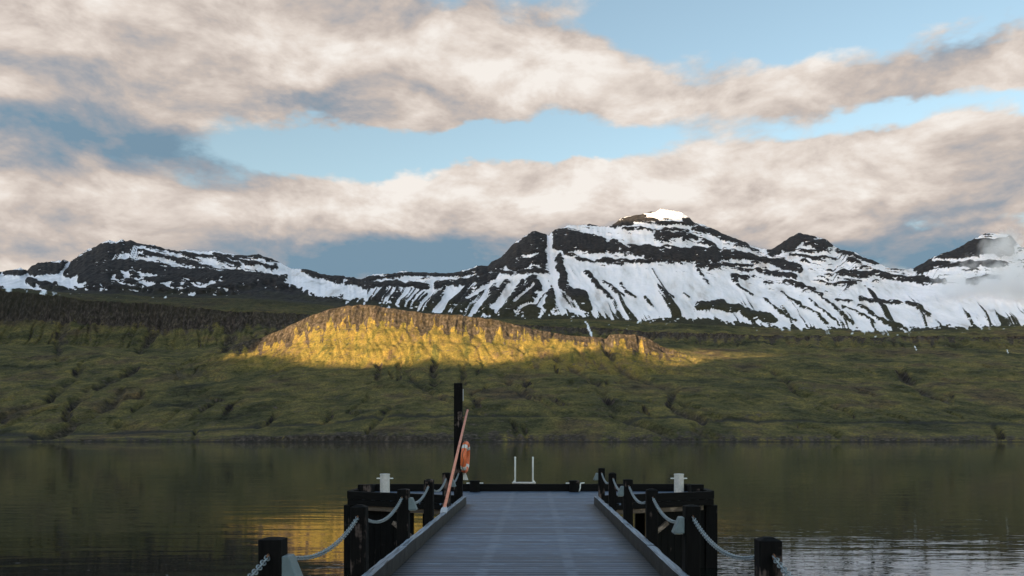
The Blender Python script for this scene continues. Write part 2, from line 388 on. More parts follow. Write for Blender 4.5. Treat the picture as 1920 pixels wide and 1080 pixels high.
# ragged lower edge of the bare rock
jag = fbm(CX/13, TPY/60, 4, 114, 0.62)
hc = sstep(-7, 7, crest[None] + (cb0-crest)[None]*(0.95+1.7*jag) - TPY)*hillw[None]*np.isin(LI,(5,6,7))[:,None]
lc = sstep(-8, 8, cbase[None] + 22*fbm(CX/15, TPY/70, 4, 115, 0.62) - TPY)*np.isin(LI,(9,10))[:,None]
sc_ = np.isin(LI,(1,2))[:,None]*np.clip(0.30+0.55*np.interp(cols,[-260,400,450,860,900,2180],[0.15,0.2,1,1,0.3,0.3])[None]+0.8*fbm(CX/20, CX*0, 3, 116),0,1)*np.where(LI==2, np.clip(1-LT*3,0,1), 1.0)[:,None]
CLF = np.clip(hc*0.9 + lc*0.8 + sc_, 0, 1)
strata = np.sin(TZ/7.0 + 2*fbm(TX/60, TZ/60, 2, 113))
dz += wcl*strata*1.6
# stream gullies seen on the slopes
gul = np.zeros(TY.shape); 
gpaths = [([(152,688),(140,708),(108,728),(92,748),(40,766),(5,785)],7),([(255,688),(225,706),(205,716),(180,726)],8),([(164,736),(140,752),(125,780)],9),([(228,738),(215,752),(180,772),(120,806),(65,822)],8),
 ([(118,642),(112,622),(124,600),(108,660)],8),([(262,655),(285,630),(295,600),(262,570)],9),([(275,752),(250,765)],5),([(370,806),(360,826)],5),([(205,785),(218,795)],4),
 ([(1136,638),(1140,660),(1160,690),(1205,712),(1262,728),(1254,758),(1318,785),(1305,803),(1345,822)],8),([(1040,668),(1090,700),(1130,732),(1152,772),(1215,800),(1262,815)],7),
 ([(1080,655),(1130,695)],4),([(935,700),(960,720),(990,745)],6),([(710,680),(712,720)],6),([(752,678),(745,715)],5),([(815,680),(812,715)],8),([(870,690),(868,715)],6),
 ([(780,720),(840,752),(862,762)],5),([(690,810),(705,790),(735,765)],5),([(958,790),(966,820)],5),([(978,800),(985,820)],5),([(1690,700),(1720,725),(1780,745)],9),([(1440,690),(1500,735),(1580,765),(1600,775)],5),([(1500,800),(1540,800),(1570,815)],4),([(1860,800),(1880,822)],5),
 ([(430,605),(435,630),(425,650)],11),([(1240,655),(1300,675)],4)]
gwx = CX + 11*fbm(TX/70, TY/70, 4, 121); gwy = TPY + 6*fbm(TX/70, TY/70, 4, 122)
vis = (LI>=2)&(LI<=10)
i0, i1 = np.where(vis)[0][[0,-1]]
for pts, w in gpaths:
    xs_ = [q[0] for q in pts]
    rr = (slice(i0, i1+1), slice(max(0,int(np.searchsorted(cols, min(xs_)-60))), min(NC,int(np.searchsorted(cols, max(xs_)+60)))))
    d = polydist(gwx[rr], gwy[rr], pts)
    g = sstep(w*1.5, w*0.1, d)*(w/8.0)*np.clip(0.75+1.3*fbm(TX[rr]/55, TY[rr]/90, 3, 125),0.4,1.3)
    gul[rr] = np.maximum(gul[rr], g)
g2_ = ridged((TX + np.where(CX<1000,0.22,0.12)*TY)/125 + 0.55*fbm(TX/150, TY/150, 4, 126), TY/800, 2, 127)
g2_ = sstep(0.70, 0.97, g2_)*blur(lw(3,4,5),8,0)*np.clip(0.5+1.6*fbm(TX/160, TY/220, 3, 128),0,1)
gul = np.maximum(gul, g2_*0.85)
dz -= gul*17
# the coast road, a faint cutting along the slope
road = polydist(CX, TPY, [(-260,820),(0,815),(200,812),(440,803),(560,796),(700,784),(860,777),(1110,776),(1420,788),(1920,796),(2180,797)])
roadm = sstep(3.0, 1.0, road)*((LI>=2)&(LI<=4))[:,None]
dz -= roadm*2.5
# mountain relief
mrel = fbm(TX/150, TY/200, 5, 131)*26 + fbm(TX/38, TZ/60, 3, 132)*8
mk = sstep(0.0,0.12,mt)*(1-0.75*sstep(0.85,1.0,mt))
dz += mk*mrel*0.55
RKb = blur(blur(RK, 2, 0), 2, 1)
dz += mk*(RKb-0.4)*14
dY += mk*(-(RKb)*16 + fbm(TX/14, TZ/50, 3, 133)*7*RKb)
TZ2 = TZ + dz; TY2 = TY + dY
TX2 = TX.copy()

def grid_mesh(name, r0, r1, attrs, mat):
    X, Y, Z = TX2[r0:r1], TY2[r0:r1], TZ2[r0:r1]
    nr, nc = X.shape
    co = np.stack([X, Y, Z], -1).reshape(-1, 3).astype(np.float32)
    idx = np.arange(nr*nc).reshape(nr, nc)
    q = np.stack([idx[:-1,:-1], idx[:-1,1:], idx[1:,1:], idx[1:,:-1]], -1).reshape(-1, 4)
    me = bpy.data.meshes.new(name)
    me.vertices.add(len(co)); me.vertices.foreach_set('co', co.ravel())
    me.loops.add(q.size); me.loops.foreach_set('vertex_index', q.ravel().astype(np.int32))
    me.polygons.add(len(q)); me.polygons.foreach_set('loop_start', np.arange(0, q.size, 4, dtype=np.int32))
    me.polygons.foreach_set('use_smooth', np.ones(len(q), dtype=bool))
    me.update(calc_edges=True)
    for k, a in attrs.items():
        at = me.attributes.new(k, 'FLOAT', 'POINT')
        at.data.foreach_set('value', a[r0:r1].reshape(-1).astype(np.float32))
    o = bpy.data.objects.new(name, me); COL.objects.link(o); me.materials.append(mat)
    return o

def attr(nb, name):
    n = nb.n.new('ShaderNodeAttribute'); n.attribute_name = name; return n.outputs['Fac']
# grass, scree and rock of the slopes
m_hill, nb, p = material('hill_grass')
geo = nb.n.new('ShaderNodeNewGeometry'); pos = geo.outputs['Position']
nz = nb.n.new('ShaderNodeSeparateXYZ'); nb.l.new(geo.outputs['Normal'], nz.inputs[0])
pz = nb.n.new('ShaderNodeSeparateXYZ'); nb.l.new(pos, pz.inputs[0])
nA = nb.noise(pos, 0.006, 6, 0.62); nB = nb.noise(pos, 0.035, 5, 0.6); nC = nb.noise(pos, 0.22, 4, 0.65)
g1 = nb.ramp(nA, [(0.30,(0.030,0.030,0.018)),(0.42,(0.068,0.064,0.028)),(0.52,(0.118,0.100,0.038)),(0.60,(0.090,0.069,0.037)),(0.72,(0.048,0.037,0.027))])
nH = nb.noise(nb.mapping(pos, scale=(0.016,0.024,0.040)), 1.0, 6, 0.66, 0.4)
g1 = nb.mix(1, g1, nb.ramp(nH, [(0.32,(0.62,0.63,0.64)),(0.5,(1.05,1.05,1.05)),(0.68,(1.4,1.32,1.2))]), 'MULTIPLY')
g2 = nb.ramp(nB, [(0.30,(0.50,0.55,0.50)),(0.5,(1,1,1)),(0.70,(1.40,1.26,1.1))])
g3 = nb.mix(1, nb.ramp(nC, [(0.28,(0.45,0.47,0.47)),(0.5,(1.05,1.05,1.05)),(0.72,(1.6,1.5,1.35))]), nb.ramp(nb.noise(pos, 0.7, 3, 0.6), [(0.3,(0.6,0.6,0.6)),(0.5,(1,1,1)),(0.7,(1.4,1.4,1.35))]), 'MULTIPLY')
gcol = nb.mix(1, nb.mix(1, g1, g2, 'MULTIPLY'), g3, 'MULTIPLY')
rv = nb.noise(nb.mapping(pos, scale=(0.12,0.12,0.02)), 1.0, 5, 0.65)
rcol = nb.ramp(rv, [(0.34,(0.014,0.012,0.012)),(0.52,(0.052,0.041,0.036)),(0.72,(0.155,0.118,0.098))])
steep = nb.math('ADD', nz.outputs[2], nb.math('MULTIPLY', nb.math('SUBTRACT', nB, 0.5), 0.9))
rk = nb.math('MAXIMUM', nb.smooth(steep, 0.66, 0.45), nb.smooth(nb.math('ADD', attr(nb,'gully'), nb.math('MULTIPLY', nb.math('SUBTRACT', nB, 0.5), 0.6)), 0.2, 0.85, 0.0, 0.8))
gcol = nb.mix(nb.math('MULTIPLY', attr(nb,'straw_sunlit'), 0.75), gcol, nb.mix(1, nb.mix(1, nb.ramp(nb.noise(nb.mapping(pos, scale=(0.035,0.006,0.010)), 1.0, 6, 0.65, 0.5), [(0.34,(0.085,0.085,0.024)),(0.46,(0.235,0.172,0.040)),(0.56,(0.225,0.158,0.042)),(0.66,(0.150,0.098,0.055))]), g2, 'MULTIPLY'), g3, 'MULTIPLY'))  # straw grass tone; also puts sunlit brightness into the hill's colour
rk = nb.math('MAXIMUM', rk, nb.math('MULTIPLY', nb.smooth(nb.math('ADD', attr(nb,'cliff'), nb.math('ADD', nb.math('MULTIPLY', nb.math('SUBTRACT', rv, 0.5), 1.9), nb.math('MULTIPLY', nb.math('SUBTRACT', nb.noise(nb.mapping(pos, scale=(0.02,0.02,0.09)), 1.0, 4, 0.6), 0.5), 1.7))), 0.16, 0.55), 0.9))
col = nb.mix(rk, gcol, rcol)
col = nb.mix(nb.math('MULTIPLY', attr(nb,'road'), 0.8), col, (0.035,0.034,0.032))
up = nb.smooth(nb.math('ADD', pz.outputs[2], nb.math('MULTIPLY', nb.math('SUBTRACT', nA, 0.5), 160)), 380, 560)
col = nb.mix(nb.math('MULTIPLY', up, 0.7), col, nb.mix(nC, (0.020,0.020,0.014), (0.055,0.050,0.034)))
col = nb.mix(nb.smooth(pz.outputs[2], 1.6, 0.6), col, (0.035,0.033,0.028))
col = nb.mix(attr(nb,'snow'), col, (0.80,0.82,0.85))
nb.l.new(col, p.inputs['Base Color']); p.inputs['Roughness'].default_value = 0.95
p.inputs['Specular IOR Level'].default_value = 0.1
nb.l.new(nb.bump(nC, 0.9, 3.0, nb.bump(nB, 0.6, 6.0)), p.inputs['Normal'])
# snow and basalt of the mountain
m_mtn, nb, p = material('mountain_rock_snow')
geo = nb.n.new('ShaderNodeNewGeometry'); pos = geo.outputs['Position']
pz = nb.n.new('ShaderNodeSeparateXYZ'); nb.l.new(pos, pz.inputs[0])
sA = nb.noise(nb.mapping(pos, scale=(0.05,0.03,0.12)), 1.0, 6, 0.65)
rcol = nb.ramp(sA, [(0.3,(0.014,0.013,0.014)),(0.55,(0.036,0.032,0.032)),(0.78,(0.085,0.070,0.060))])
vA = nb.noise(pos, 0.012, 5, 0.6)
veg = nb.smooth(nb.math('ADD', pz.outputs[2], nb.math('MULTIPLY', nb.math('SUBTRACT', vA, 0.5), 260)), 640, 520)
rcol = nb.mix(nb.math('MULTIPLY', veg, 0.7), rcol, nb.mix(sA, (0.022,0.022,0.012), (0.065,0.060,0.030)))
fine = nb.noise(nb.mapping(pos, scale=(0.06,0.06,0.16)), 1.0, 4, 0.7)
sm = nb.smooth(nb.math('ADD', attr(nb,'snow'), nb.math('MULTIPLY', nb.math('SUBTRACT', fine, 0.5), 0.75)), 0.37, 0.65)
scol = nb.ramp(nb.noise(nb.mapping(pos, scale=(0.012,0.004,0.004)), 1.0, 5, 0.6), [(0.30,(0.50,0.46,0.45)),(0.42,(0.74,0.72,0.74)),(0.55,(0.84,0.81,0.84)),(0.75,(0.88,0.85,0.88))])
col = nb.mix(sm, rcol, scol)
nb.l.new(col, p.inputs['Base Color']); p.inputs['Roughness'].default_value = 0.9
p.inputs['Specular IOR Level'].default_value = 0.15
nb.l.new(nb.bump(fine, 0.7, 5.0), p.inputs['Normal'])

mr = np.where(LI>=12)[0][0]
attrs = {'snow': SN, 'gully': np.clip(gul,0,1), 'road': roadm, 'cliff': CLF, 'straw_sunlit': blur(lw(5,6,7),8,0)*hillw[None]}
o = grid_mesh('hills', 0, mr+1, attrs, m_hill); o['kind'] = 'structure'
o['label'] = 'grassy hillside with cliffs and gullies across the fjord'
o = grid_mesh('mountains', mr, NR, {'snow': SN}, m_mtn); o['kind'] = 'structure'
o['label'] = 'snow streaked dark basalt mountain range'

# ------------------------------------------------------------------ out-of-view ridge and cloud shaped to shade the slopes
D0 = 3300.0
PD = Vector((-SH.y, SH.x, 0))       # along the ridge
if PD.y < 0: PD = -PD
def lh(X, Y, Z):
    l = X*PD.x + Y*PD.y
    d = D0 - (X*SH.x + Y*SH.y)
    return l, Z + TS*d
# height of the light's edge, read on the slope itself
def surf(px, py, r0, r1):
    c = int(np.argmin(np.abs(cols-px)))
    P = PY - (TZ2[r0:r1,c]-CAMZ)*F/TY2[r0:r1,c]
    r = r0+int(np.argmin(np.abs(P-py)))
    return lh(TX2[r,c], TY2[r,c], TZ2[r,c])
hr0 = np.where(LI==3)[0][0]; hr1 = np.where(LI==8)[0][0]
low = [surf(x,y,hr0,hr1) for x,y in [(390,676),(450,670),(500,664),(550,666),(575,680),(620,685),(700,686),(760,682),(800,674),(835,672),(870,683),(930,681),(1000,668),(1060,660),(1130,656),(1200,664),(1250,684),(1300,690)]]
top = [surf(x, float(np.interp(x, cols, crest))-2, hr0, hr1) for x in (390,450,550,640,700,800,900,1000,1100,1200,1300)]
low.sort(); top.sort()
l0, l1 = low[0][0], low[-1][0]
pr0 = mr
pk = [surf(x,y,pr0,NR-1) for x,y in [(1150,420),(1190,417),(1225,414),(1260,410),(1288,411)]]
pk.sort()
def Rl(l):
    return np.interp(l, [a for a,b in low], [b for a,b in low])
def Cl(l):
    return np.interp(l, [a for a,b in top], [b for a,b in top]) + 45
NL = 260
ls = np.linspace(-2600, 7200, NL)
inside = sstep(l0-70, l0+40, ls)*sstep(l1+70, l1-40, ls)
ridgeh = Rl(ls)*inside + (1-inside)*(Rl(ls)+330) + 12*fbm(ls/160, ls*0, 3, 141)*(1-0.6*inside)
ridgeh = np.where((ls<-900), ridgeh*sstep(-2600,-900,ls), ridgeh); ridgeh = np.where(ls>5800, ridgeh*sstep(7200,5800,ls), ridgeh)
cbasev = Cl(ls)
pl0, pl1 = pk[0][0], pk[-1][0]
phigh = np.interp(ls, [a for a,b in pk], [b for a,b in pk])
ipk = sstep(pl0-60, pl0+10, ls)*sstep(pl1+60, pl1-10, ls)
ctopv = phigh*ipk + (1-ipk)*(phigh + 330 + 90*fbm(ls/500, ls*0, 3, 142))
def wallpt(l, d, h): 
    return (SH.x*(D0+d) + PD.x*l, SH.y*(D0+d) + PD.y*l, h)
def profile_mesh(name, rows, mat):
    verts, faces = [], []
    for r in rows: verts += r
    n = len(rows[0])
    for i in range(len(rows)-1):
        for j in range(n-1):
            a = i*n+j; faces.append((a, a+1, a+n+1, a+n))
    me = bpy.data.meshes.new(name); me.from_pydata(verts, [], faces)
    me.polygons.foreach_set('use_smooth', [True]*len(faces)); me.update()
    o = bpy.data.objects.new(name, me); COL.objects.link(o); me.materials.append(mat); o['kind'] = 'structure'
    return o
# unseen ridge, crest shaped to cast the shade: foot, crest, back slope
rows = []
for f in np.linspace(0, 1, 14):
    rows.append([wallpt(l, -1500*(1-f) + 60*float(fbm(np.array([l/240]),np.array([f*3]),3,143)[0])*(1-f), -5+(h+5)*f**1.3) for l, h in zip(ls, ridgeh)])
for f in np.linspace(0.1, 1, 8):
    rows.append([wallpt(l, 1800*f, h*(1-f)-5*f) for l, h in zip(ls, ridgeh)])
o = profile_mesh('shading_ridge', rows, m_hill)
o['label'] = 'out of view mountain side on the sunny side, crest shaped to shade the slopes'
m_shading_cloud, nb, p = material('shading_cloud_white')
p.inputs['Base Color'].default_value = (0.85,0.85,0.86,1); p.inputs['Roughness'].default_value = 1.0
p.inputs['Specular IOR Level'].default_value = 0.0
rows = []  # unseen cloud added to close off the sun above the ridge gap
for k in range(25):
    a = 2*math.pi*k/24
    r = []
    for l, b, t in zip(ls, cbasev, ctopv):
        mid, hh = (b+t)/2, (t-b)/2
        bumpn = float(fbm(np.array([l/170+math.cos(a)*2]), np.array([math.sin(a)*2.0]), 3, 144)[0])
        taper = float(sstep(-2600,-2000,l)*sstep(7200,6600,l))
        r.append(wallpt(l, 160*math.cos(a)*(1+0.6*bumpn)*taper, mid + hh*math.copysign(abs(math.sin(a))**0.6, math.sin(a))*max(taper,0.02)))
    rows.append(r)
o = profile_mesh('shading_cloud', rows, m_shading_cloud)
o['label'] = 'unseen cloud bank added above the ridge to shade the scene'

# ------------------------------------------------------------------ water
m_water, nb, p = material('fjord_water')
geo = nb.n.new('ShaderNodeNewGeometry'); pos = geo.outputs['Position']
w1 = nb.noise(nb.mapping(pos, scale=(0.10,0.42,1)), 1.0, 3, 0.5, 0.4)
w2 = nb.noise(nb.mapping(pos, scale=(0.7,2.0,1)), 1.0, 3, 0.55, 0.5)
w3 = nb.noise(nb.mapping(pos, scale=(0.012,0.03,1)), 1.0, 3, 0.5)
calm = nb.smooth(w3, 0.40, 0.62, 0.35, 1.0)
hgt = nb.math('ADD', nb.math('MULTIPLY', w1, 0.022), nb.math('MULTIPLY', nb.math('MULTIPLY', w2, 0.008), calm))
p.inputs['Base Color'].default_value = (0.008,0.011,0.009,1)
p.inputs['Roughness'].default_value = 0.015; p.inputs['IOR'].default_value = 1.333
nb.l.new(nb.bump(hgt, 1.0, 1.0), p.inputs['Normal'])
me = bpy.data.meshes.new('water')
me.from_pydata([(-6000,-2500,0),(6000,-2500,0),(6000,1420,0),(-6000,1420,0)], [], [(0,1,2,3)]); me.materials.append(m_water)
o = bpy.data.objects.new('water', me); COL.objects.link(o); o['kind'] = 'structure'; o['label'] = 'still dark fjord water'
m_bed, nb, p = material('seabed_mud'); p.inputs['Base Color'].default_value = (0.03,0.03,0.025,1)
me = bpy.data.meshes.new('ground')
me.from_pydata([(-30000,-30000,-9.5),(30000,-30000,-9.5),(30000,30000,-9.5),(-30000,30000,-9.5)], [], [(0,1,2,3)]); me.materials.append(m_bed)
o = bpy.data.objects.new('ground', me); COL.objects.link(o); o['kind'] = 'structure'; o['label'] = 'dark bed under the fjord'

# ------------------------------------------------------------------ mist on the mountain
def mist(name, loc, rad, dens, seed, label):
    bm = bmesh.new(); bmesh.ops.create_icosphere(bm, subdivisions=3, radius=1.0)
    for v in bm.verts: v.co = Vector((v.co.x*rad[0], v.co.y*rad[1], v.co.z*rad[2]))
    me = bpy.data.meshes.new(name); bm.to_mesh(me); bm.free()
    o = bpy.data.objects.new(name, me); o.location = loc; COL.objects.link(o)
    m = bpy.data.materials.new(name); m.use_nodes = True
    nb = NB(m.node_tree); nb.n.remove(nb.n['Principled BSDF'])
    pv = nb.n.new('ShaderNodeVolumePrincipled'); nb.l.new(pv.outputs[0], nb.n['Material Output'].inputs['Volume'])
    pv.inputs['Color'].default_value = (0.96,0.96,0.97,1)
    tcx = nb.n.new('ShaderNodeTexCoord'); ob = tcx.outputs['Object']
    r = nb.mapping(ob, scale=(1/rad[0],1/rad[1],1/rad[2]))
    ln = nb.n.new('ShaderNodeVectorMath'); ln.operation = 'LENGTH'; nb.l.new(r, ln.inputs[0])
    nz_ = nb.noise(nb.mapping(ob, loc=(seed,seed*2,0)), 0.0085, 5, 0.6, 0.5)
    d = nb.math('SUBTRACT', nb.math('ADD', nb.math('SUBTRACT', 1.0, ln.outputs['Value']), nb.math('MULTIPLY', nb.math('SUBTRACT', nz_, 0.5), 2.4)), 0.18)
    nb.set(pv.inputs['Density'], nb.math('MULTIPLY', nb.smooth(d, 0.0, 0.6), dens))
    me.materials.append(m); o['kind'] = 'stuff'; o['label'] = label; o['category'] = 'mist'
    return o
def at(px, py, Y): return ((px-PX)/F*Y, Y, CAMZ+(PY-py)/F*Y)
mist('mist', at(1895,545,3470), (360,150,200), 0.02, 3.0, 'white mist clinging to the snow slope under the dark peak')
mist('mist', at(1885,462,3900), (130,110,120), 0.014, 8.0, 'thin wisp of cloud drifting over the dark peak')

# ------------------------------------------------------------------ pier: materials
def wood(name, dark, worn, amount, grain=(1,1,1), rough=0.75, spec=0.3, rand=0.0, bumpd=0.004):
    m, nb, p = material(name)
    tcx = nb.n.new('ShaderNodeTexCoord'); ob = tcx.outputs['Object']
    oi = nb.n.new('ShaderNodeObjectInfo')
    off = nb.n.new('ShaderNodeCombineXYZ')
    nb.l.new(nb.math('MULTIPLY', oi.outputs['Random'], 37.0), off.inputs[0]); nb.l.new(nb.math('MULTIPLY', oi.outputs['Random'], 19.0), off.inputs[2])
    v = nb.vmath('ADD', ob, off.outputs[0])
    gr = nb.noise(nb.mapping(v, scale=grain), 1.0, 5, 0.65, 0.3)
    pt = nb.noise(v, 2.6, 4, 0.6)
    ft = nb.noise(nb.mapping(v, scale=tuple(g*3 for g in grain)), 1.0, 3, 0.6)
    f = nb.smooth(nb.math('ADD', pt, nb.math('MULTIPLY', nb.math('SUBTRACT', gr, 0.5), 0.5)), 0.62-amount, 0.74-amount)
    c = nb.mix(f, dark, worn)
    c = nb.mix(1, c, nb.ramp(ft, [(0.25,(0.5,0.5,0.5)),(0.5,(1,1,1)),(0.8,(1.5,1.5,1.5))]), 'MULTIPLY')
    if rand:
        k = nb.math('MULTIPLY_ADD', oi.outputs['Random'], rand, 1-rand/2)
        cc = nb.n.new('ShaderNodeCombineXYZ')
        for i in range(3): nb.l.new(k, cc.inputs[i])
        c = nb.mix(1, c, cc.outputs[0], 'MULTIPLY')
    nb.l.new(c, p.inputs['Base Color']); p.inputs['Roughness'].default_value = rough
    p.inputs['Specular IOR Level'].default_value = spec
    nb.l.new(nb.bump(gr, 0.8, bumpd), p.inputs['Normal'])
    return m, nb, p, v, c
m_post, *_ = wood('tarred_timber', (0.006,0.0055,0.0055), (0.135,0.100,0.088), 0.06, (14,14,1.2), 0.8, 0.12)
m_pile, *_ = wood('tarred_pile', (0.005,0.005,0.005), (0.06,0.047,0.042), -0.02, (14,14,1.2), 0.8, 0.12)
m_beam, *_ = wood('dark_beam', (0.007,0.0065,0.0065), (0.05,0.042,0.038), -0.05, (1.0,14,14), 0.8, 0.12)
m_tan, *_ = wood('bare_timber', (0.11,0.082,0.062), (0.27,0.21,0.16), 0.10, (1.0,10,14))
# kerb: weathered top with long checks
m_kerb, nb, p, v, c = wood('weathered_kerb', (0.012,0.013,0.015), (0.085,0.095,0.115), 0.02, (16,0.8,16), 0.5, 0.5)
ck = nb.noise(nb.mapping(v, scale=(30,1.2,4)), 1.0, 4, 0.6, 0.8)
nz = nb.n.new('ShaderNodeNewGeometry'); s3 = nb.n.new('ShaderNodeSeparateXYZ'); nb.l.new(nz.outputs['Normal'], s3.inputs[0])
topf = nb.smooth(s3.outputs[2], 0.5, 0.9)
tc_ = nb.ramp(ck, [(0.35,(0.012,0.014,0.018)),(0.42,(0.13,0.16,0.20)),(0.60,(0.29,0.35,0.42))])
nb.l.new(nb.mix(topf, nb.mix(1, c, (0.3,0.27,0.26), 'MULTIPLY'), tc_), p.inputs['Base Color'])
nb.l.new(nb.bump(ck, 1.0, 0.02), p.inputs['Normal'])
XL_, XR_ = -1.637, 1.460
# deck boards: grooved, blue grey, paler where the joists carry them
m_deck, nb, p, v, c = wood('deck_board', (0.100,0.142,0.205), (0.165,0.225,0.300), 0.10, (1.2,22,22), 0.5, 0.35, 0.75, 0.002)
geo = nb.n.new('ShaderNodeNewGeometry'); sp = nb.n.new('ShaderNodeSeparateXYZ'); nb.l.new(geo.outputs['Position'], sp.inputs[0])
def strip(x0):
    return nb.smooth(nb.math('ABSOLUTE', nb.math('SUBTRACT', sp.outputs[0], x0)), 0.10, 0.03)
sj = nb.math('MULTIPLY', nb.math('MAXIMUM', strip(-0.61), strip(0.44)), nb.smooth(nb.noise(nb.mapping(geo.outputs['Position'], scale=(3,5,1)), 1.0, 3, 0.6), 0.35, 0.6))
gv = nb.math('SINE', nb.math('MULTIPLY', sp.outputs[1], 2*math.pi/0.0247))
wet = nb.noise(nb.mapping(geo.outputs['Position'], scale=(0.8,0.5,1)), 1.0, 4, 0.6)
c2 = nb.mix(nb.math('MULTIPLY', nb.smooth(wet, 0.42, 0.65), 0.30), c, (0.075,0.095,0.13))
c2 = nb.mix(nb.math('MULTIPLY', nb.smooth(gv, -0.3, -0.95), nb.math('SUBTRACT', 0.75, nb.math('MULTIPLY', sj, 0.75))), c2, (0.02,0.023,0.028))
c2 = nb.mix(nb.math('MULTIPLY', sj, 0.5), c2, (0.17,0.20,0.235))
# dirt, algae and painted contact shade along the kerbs
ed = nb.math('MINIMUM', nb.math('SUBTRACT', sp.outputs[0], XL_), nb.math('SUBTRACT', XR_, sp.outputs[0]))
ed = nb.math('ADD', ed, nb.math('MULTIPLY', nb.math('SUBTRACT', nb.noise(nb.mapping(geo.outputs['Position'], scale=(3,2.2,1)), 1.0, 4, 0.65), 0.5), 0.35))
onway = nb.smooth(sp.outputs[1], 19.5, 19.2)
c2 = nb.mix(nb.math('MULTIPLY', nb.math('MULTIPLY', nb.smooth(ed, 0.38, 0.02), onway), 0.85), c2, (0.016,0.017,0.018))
c2 = nb.mix(1, c2, (0.86,0.88,0.92), 'MULTIPLY')
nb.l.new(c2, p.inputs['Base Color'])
def plain(name, colr, rough, metal=0.0, vary=0.25, scale=30, stain=None):
    m, nb, p = material(name)
    tcx = nb.n.new('ShaderNodeTexCoord')
    n_ = nb.noise(tcx.outputs['Object'], scale, 4, 0.65)
    c = nb.mix(1, colr, nb.ramp(n_, [(0.3,(1-vary,)*3),(0.7,(1+vary*0.4,)*3)]), 'MULTIPLY')
    if stain:
        n2_ = nb.noise(nb.mapping(tcx.outputs['Object'], scale=(9,9,2.2)), 1.0, 5, 0.65)
        c = nb.mix(nb.smooth(n2_, stain[1], stain[1]+0.12), c, stain[0])
    nb.l.new(c, p.inputs['Base Color']); p.inputs['Roughness'].default_value = rough; p.inputs['Metallic'].default_value = metal
    nb.l.new(nb.bump(n_, 0.3, 0.002), p.inputs['Normal'])
    return m
m_galv = plain('galvanised_steel', (0.34,0.39,0.42), 0.45, 0.6, 0.5, 60)
m_rust = plain('rusty_steel', (0.26,0.13,0.07), 0.7, 0.4, 0.5, 60)
m_lamp = plain('grey_green_enamel', (0.15,0.20,0.22), 0.5, 0.0, 0.2, 12)
m_lens = plain('lamp_glass', (0.34,0.38,0.38), 0.2, 0.0, 0.1, 8)
m_lampw = plain('white_enamel', (0.62,0.61,0.58), 0.5, 0.0, 0.2, 12)
m_white = plain('white_paint', (0.66,0.62,0.58), 0.55, 0.0, 0.18, 14, ((0.30,0.20,0.13), 0.62))
m_pin = plain('bright_pin', (0.80,0.79,0.74), 0.4, 0.0, 0.1, 14)
m_orange = plain('orange_plastic', (0.90,0.19,0.06), 0.45, 0.0, 0.2, 12)
m_rod = plain('faded_orange_rod', (0.85,0.33,0.22), 0.55, 0.0, 0.25, 9)
m_band = plain('reflective_band', (0.78,0.74,0.68), 0.4, 0.0, 0.2, 20)
m_blade = plain('pale_plastic', (0.50,0.50,0.53), 0.5, 0.0, 0.15, 14)
m_rope = plain('brown_rope', (0.14,0.11,0.07), 0.9, 0.0, 0.4, 60)

# ------------------------------------------------------------------ mesh helpers
def link(name, bm, mat, parent=None, bevel=0.0, smooth=False, loc=(0,0,0), rot=(0,0,0)):
    if bevel:
        bmesh.ops.bevel(bm, geom=[e for e in bm.edges if e.calc_face_angle(0) > 0.6], offset=bevel, segments=1, affect='EDGES', clamp_overlap=True)
    me = bpy.data.meshes.new(name); bm.to_mesh(me); bm.free()
    if smooth: me.polygons.foreach_set('use_smooth', [True]*len(me.polygons))
    me.materials.append(mat)
    return linkme(name, me, parent, loc, rot)
def linkme(name, me, parent=None, loc=(0,0,0), rot=(0,0,0)):
    o = bpy.data.objects.new(name, me); COL.objects.link(o)
    o.location = loc; o.rotation_euler = rot
    if parent: o.parent = parent
    return o
def box(bm, x0, x1, y0, y1, z0, z1):
    vs = [bm.verts.new((x, y, z)) for z in (z0,z1) for x, y in ((x0,y0),(x1,y0),(x1,y1),(x0,y1))]
    for f in ((3,2,1,0),(4,5,6,7),(0,1,5,4),(1,2,6,5),(2,3,7,6),(3,0,4,7)): bm.faces.new([vs[i] for i in f])
    return vs
def boxbm(*a):
    bm = bmesh.new(); box(bm, *a); return bm
def tube(bm, path, radii, seg=8, cap=True, closed=False):
    if not hasattr(radii, '__len__'): radii = [radii]*len(path)
    path = [Vector(q) for q in path]; n = len(path); rings = []
    up = None
    for i in range(n):
        t = (path[(i+1)%n]-path[i-1]) if closed else (path[min(i+1,n-1)]-path[max(i-1,0)])
        t.normalize()
        if up is None: up = t.orthogonal().normalized()
        a = (up - t*up.dot(t)).normalized(); up = a; b = t.cross(a)
        rings.append([bm.verts.new(path[i]+(a*math.cos(2*math.pi*k/seg)+b*math.sin(2*math.pi*k/seg))*radii[i]) for k in range(seg)])
    for i in range(n if closed else n-1):
        A, B = rings[i], rings[(i+1)%n]
        for k in range(seg): bm.faces.new((A[k],A[(k+1)%seg],B[(k+1)%seg],B[k]))
    if cap and not closed:
        bm.faces.new(rings[0][::-1]); bm.faces.new(rings[-1])
def lathe(bm, prof, seg=24):
    rings = [[bm.verts.new((r*math.cos(2*math.pi*k/seg), r*math.sin(2*math.pi*k/seg), z)) for k in range(seg)] for r, z in prof]
    for A, B in zip(rings[:-1], rings[1:]):
        for k in range(seg): bm.faces.new((A[k],A[(k+1)%seg],B[(k+1)%seg],B[k]))
    bm.faces.new(rings[0][::-1]); bm.faces.new(rings[-1])
def empty(name, loc, label, cat, group=None):
    o = bpy.data.objects.new(name, None); COL.objects.link(o); o.location = loc
    o.empty_display_size = 0.1
    o['label'] = label; o['category'] = cat
    if group: o['group'] = group
    return o

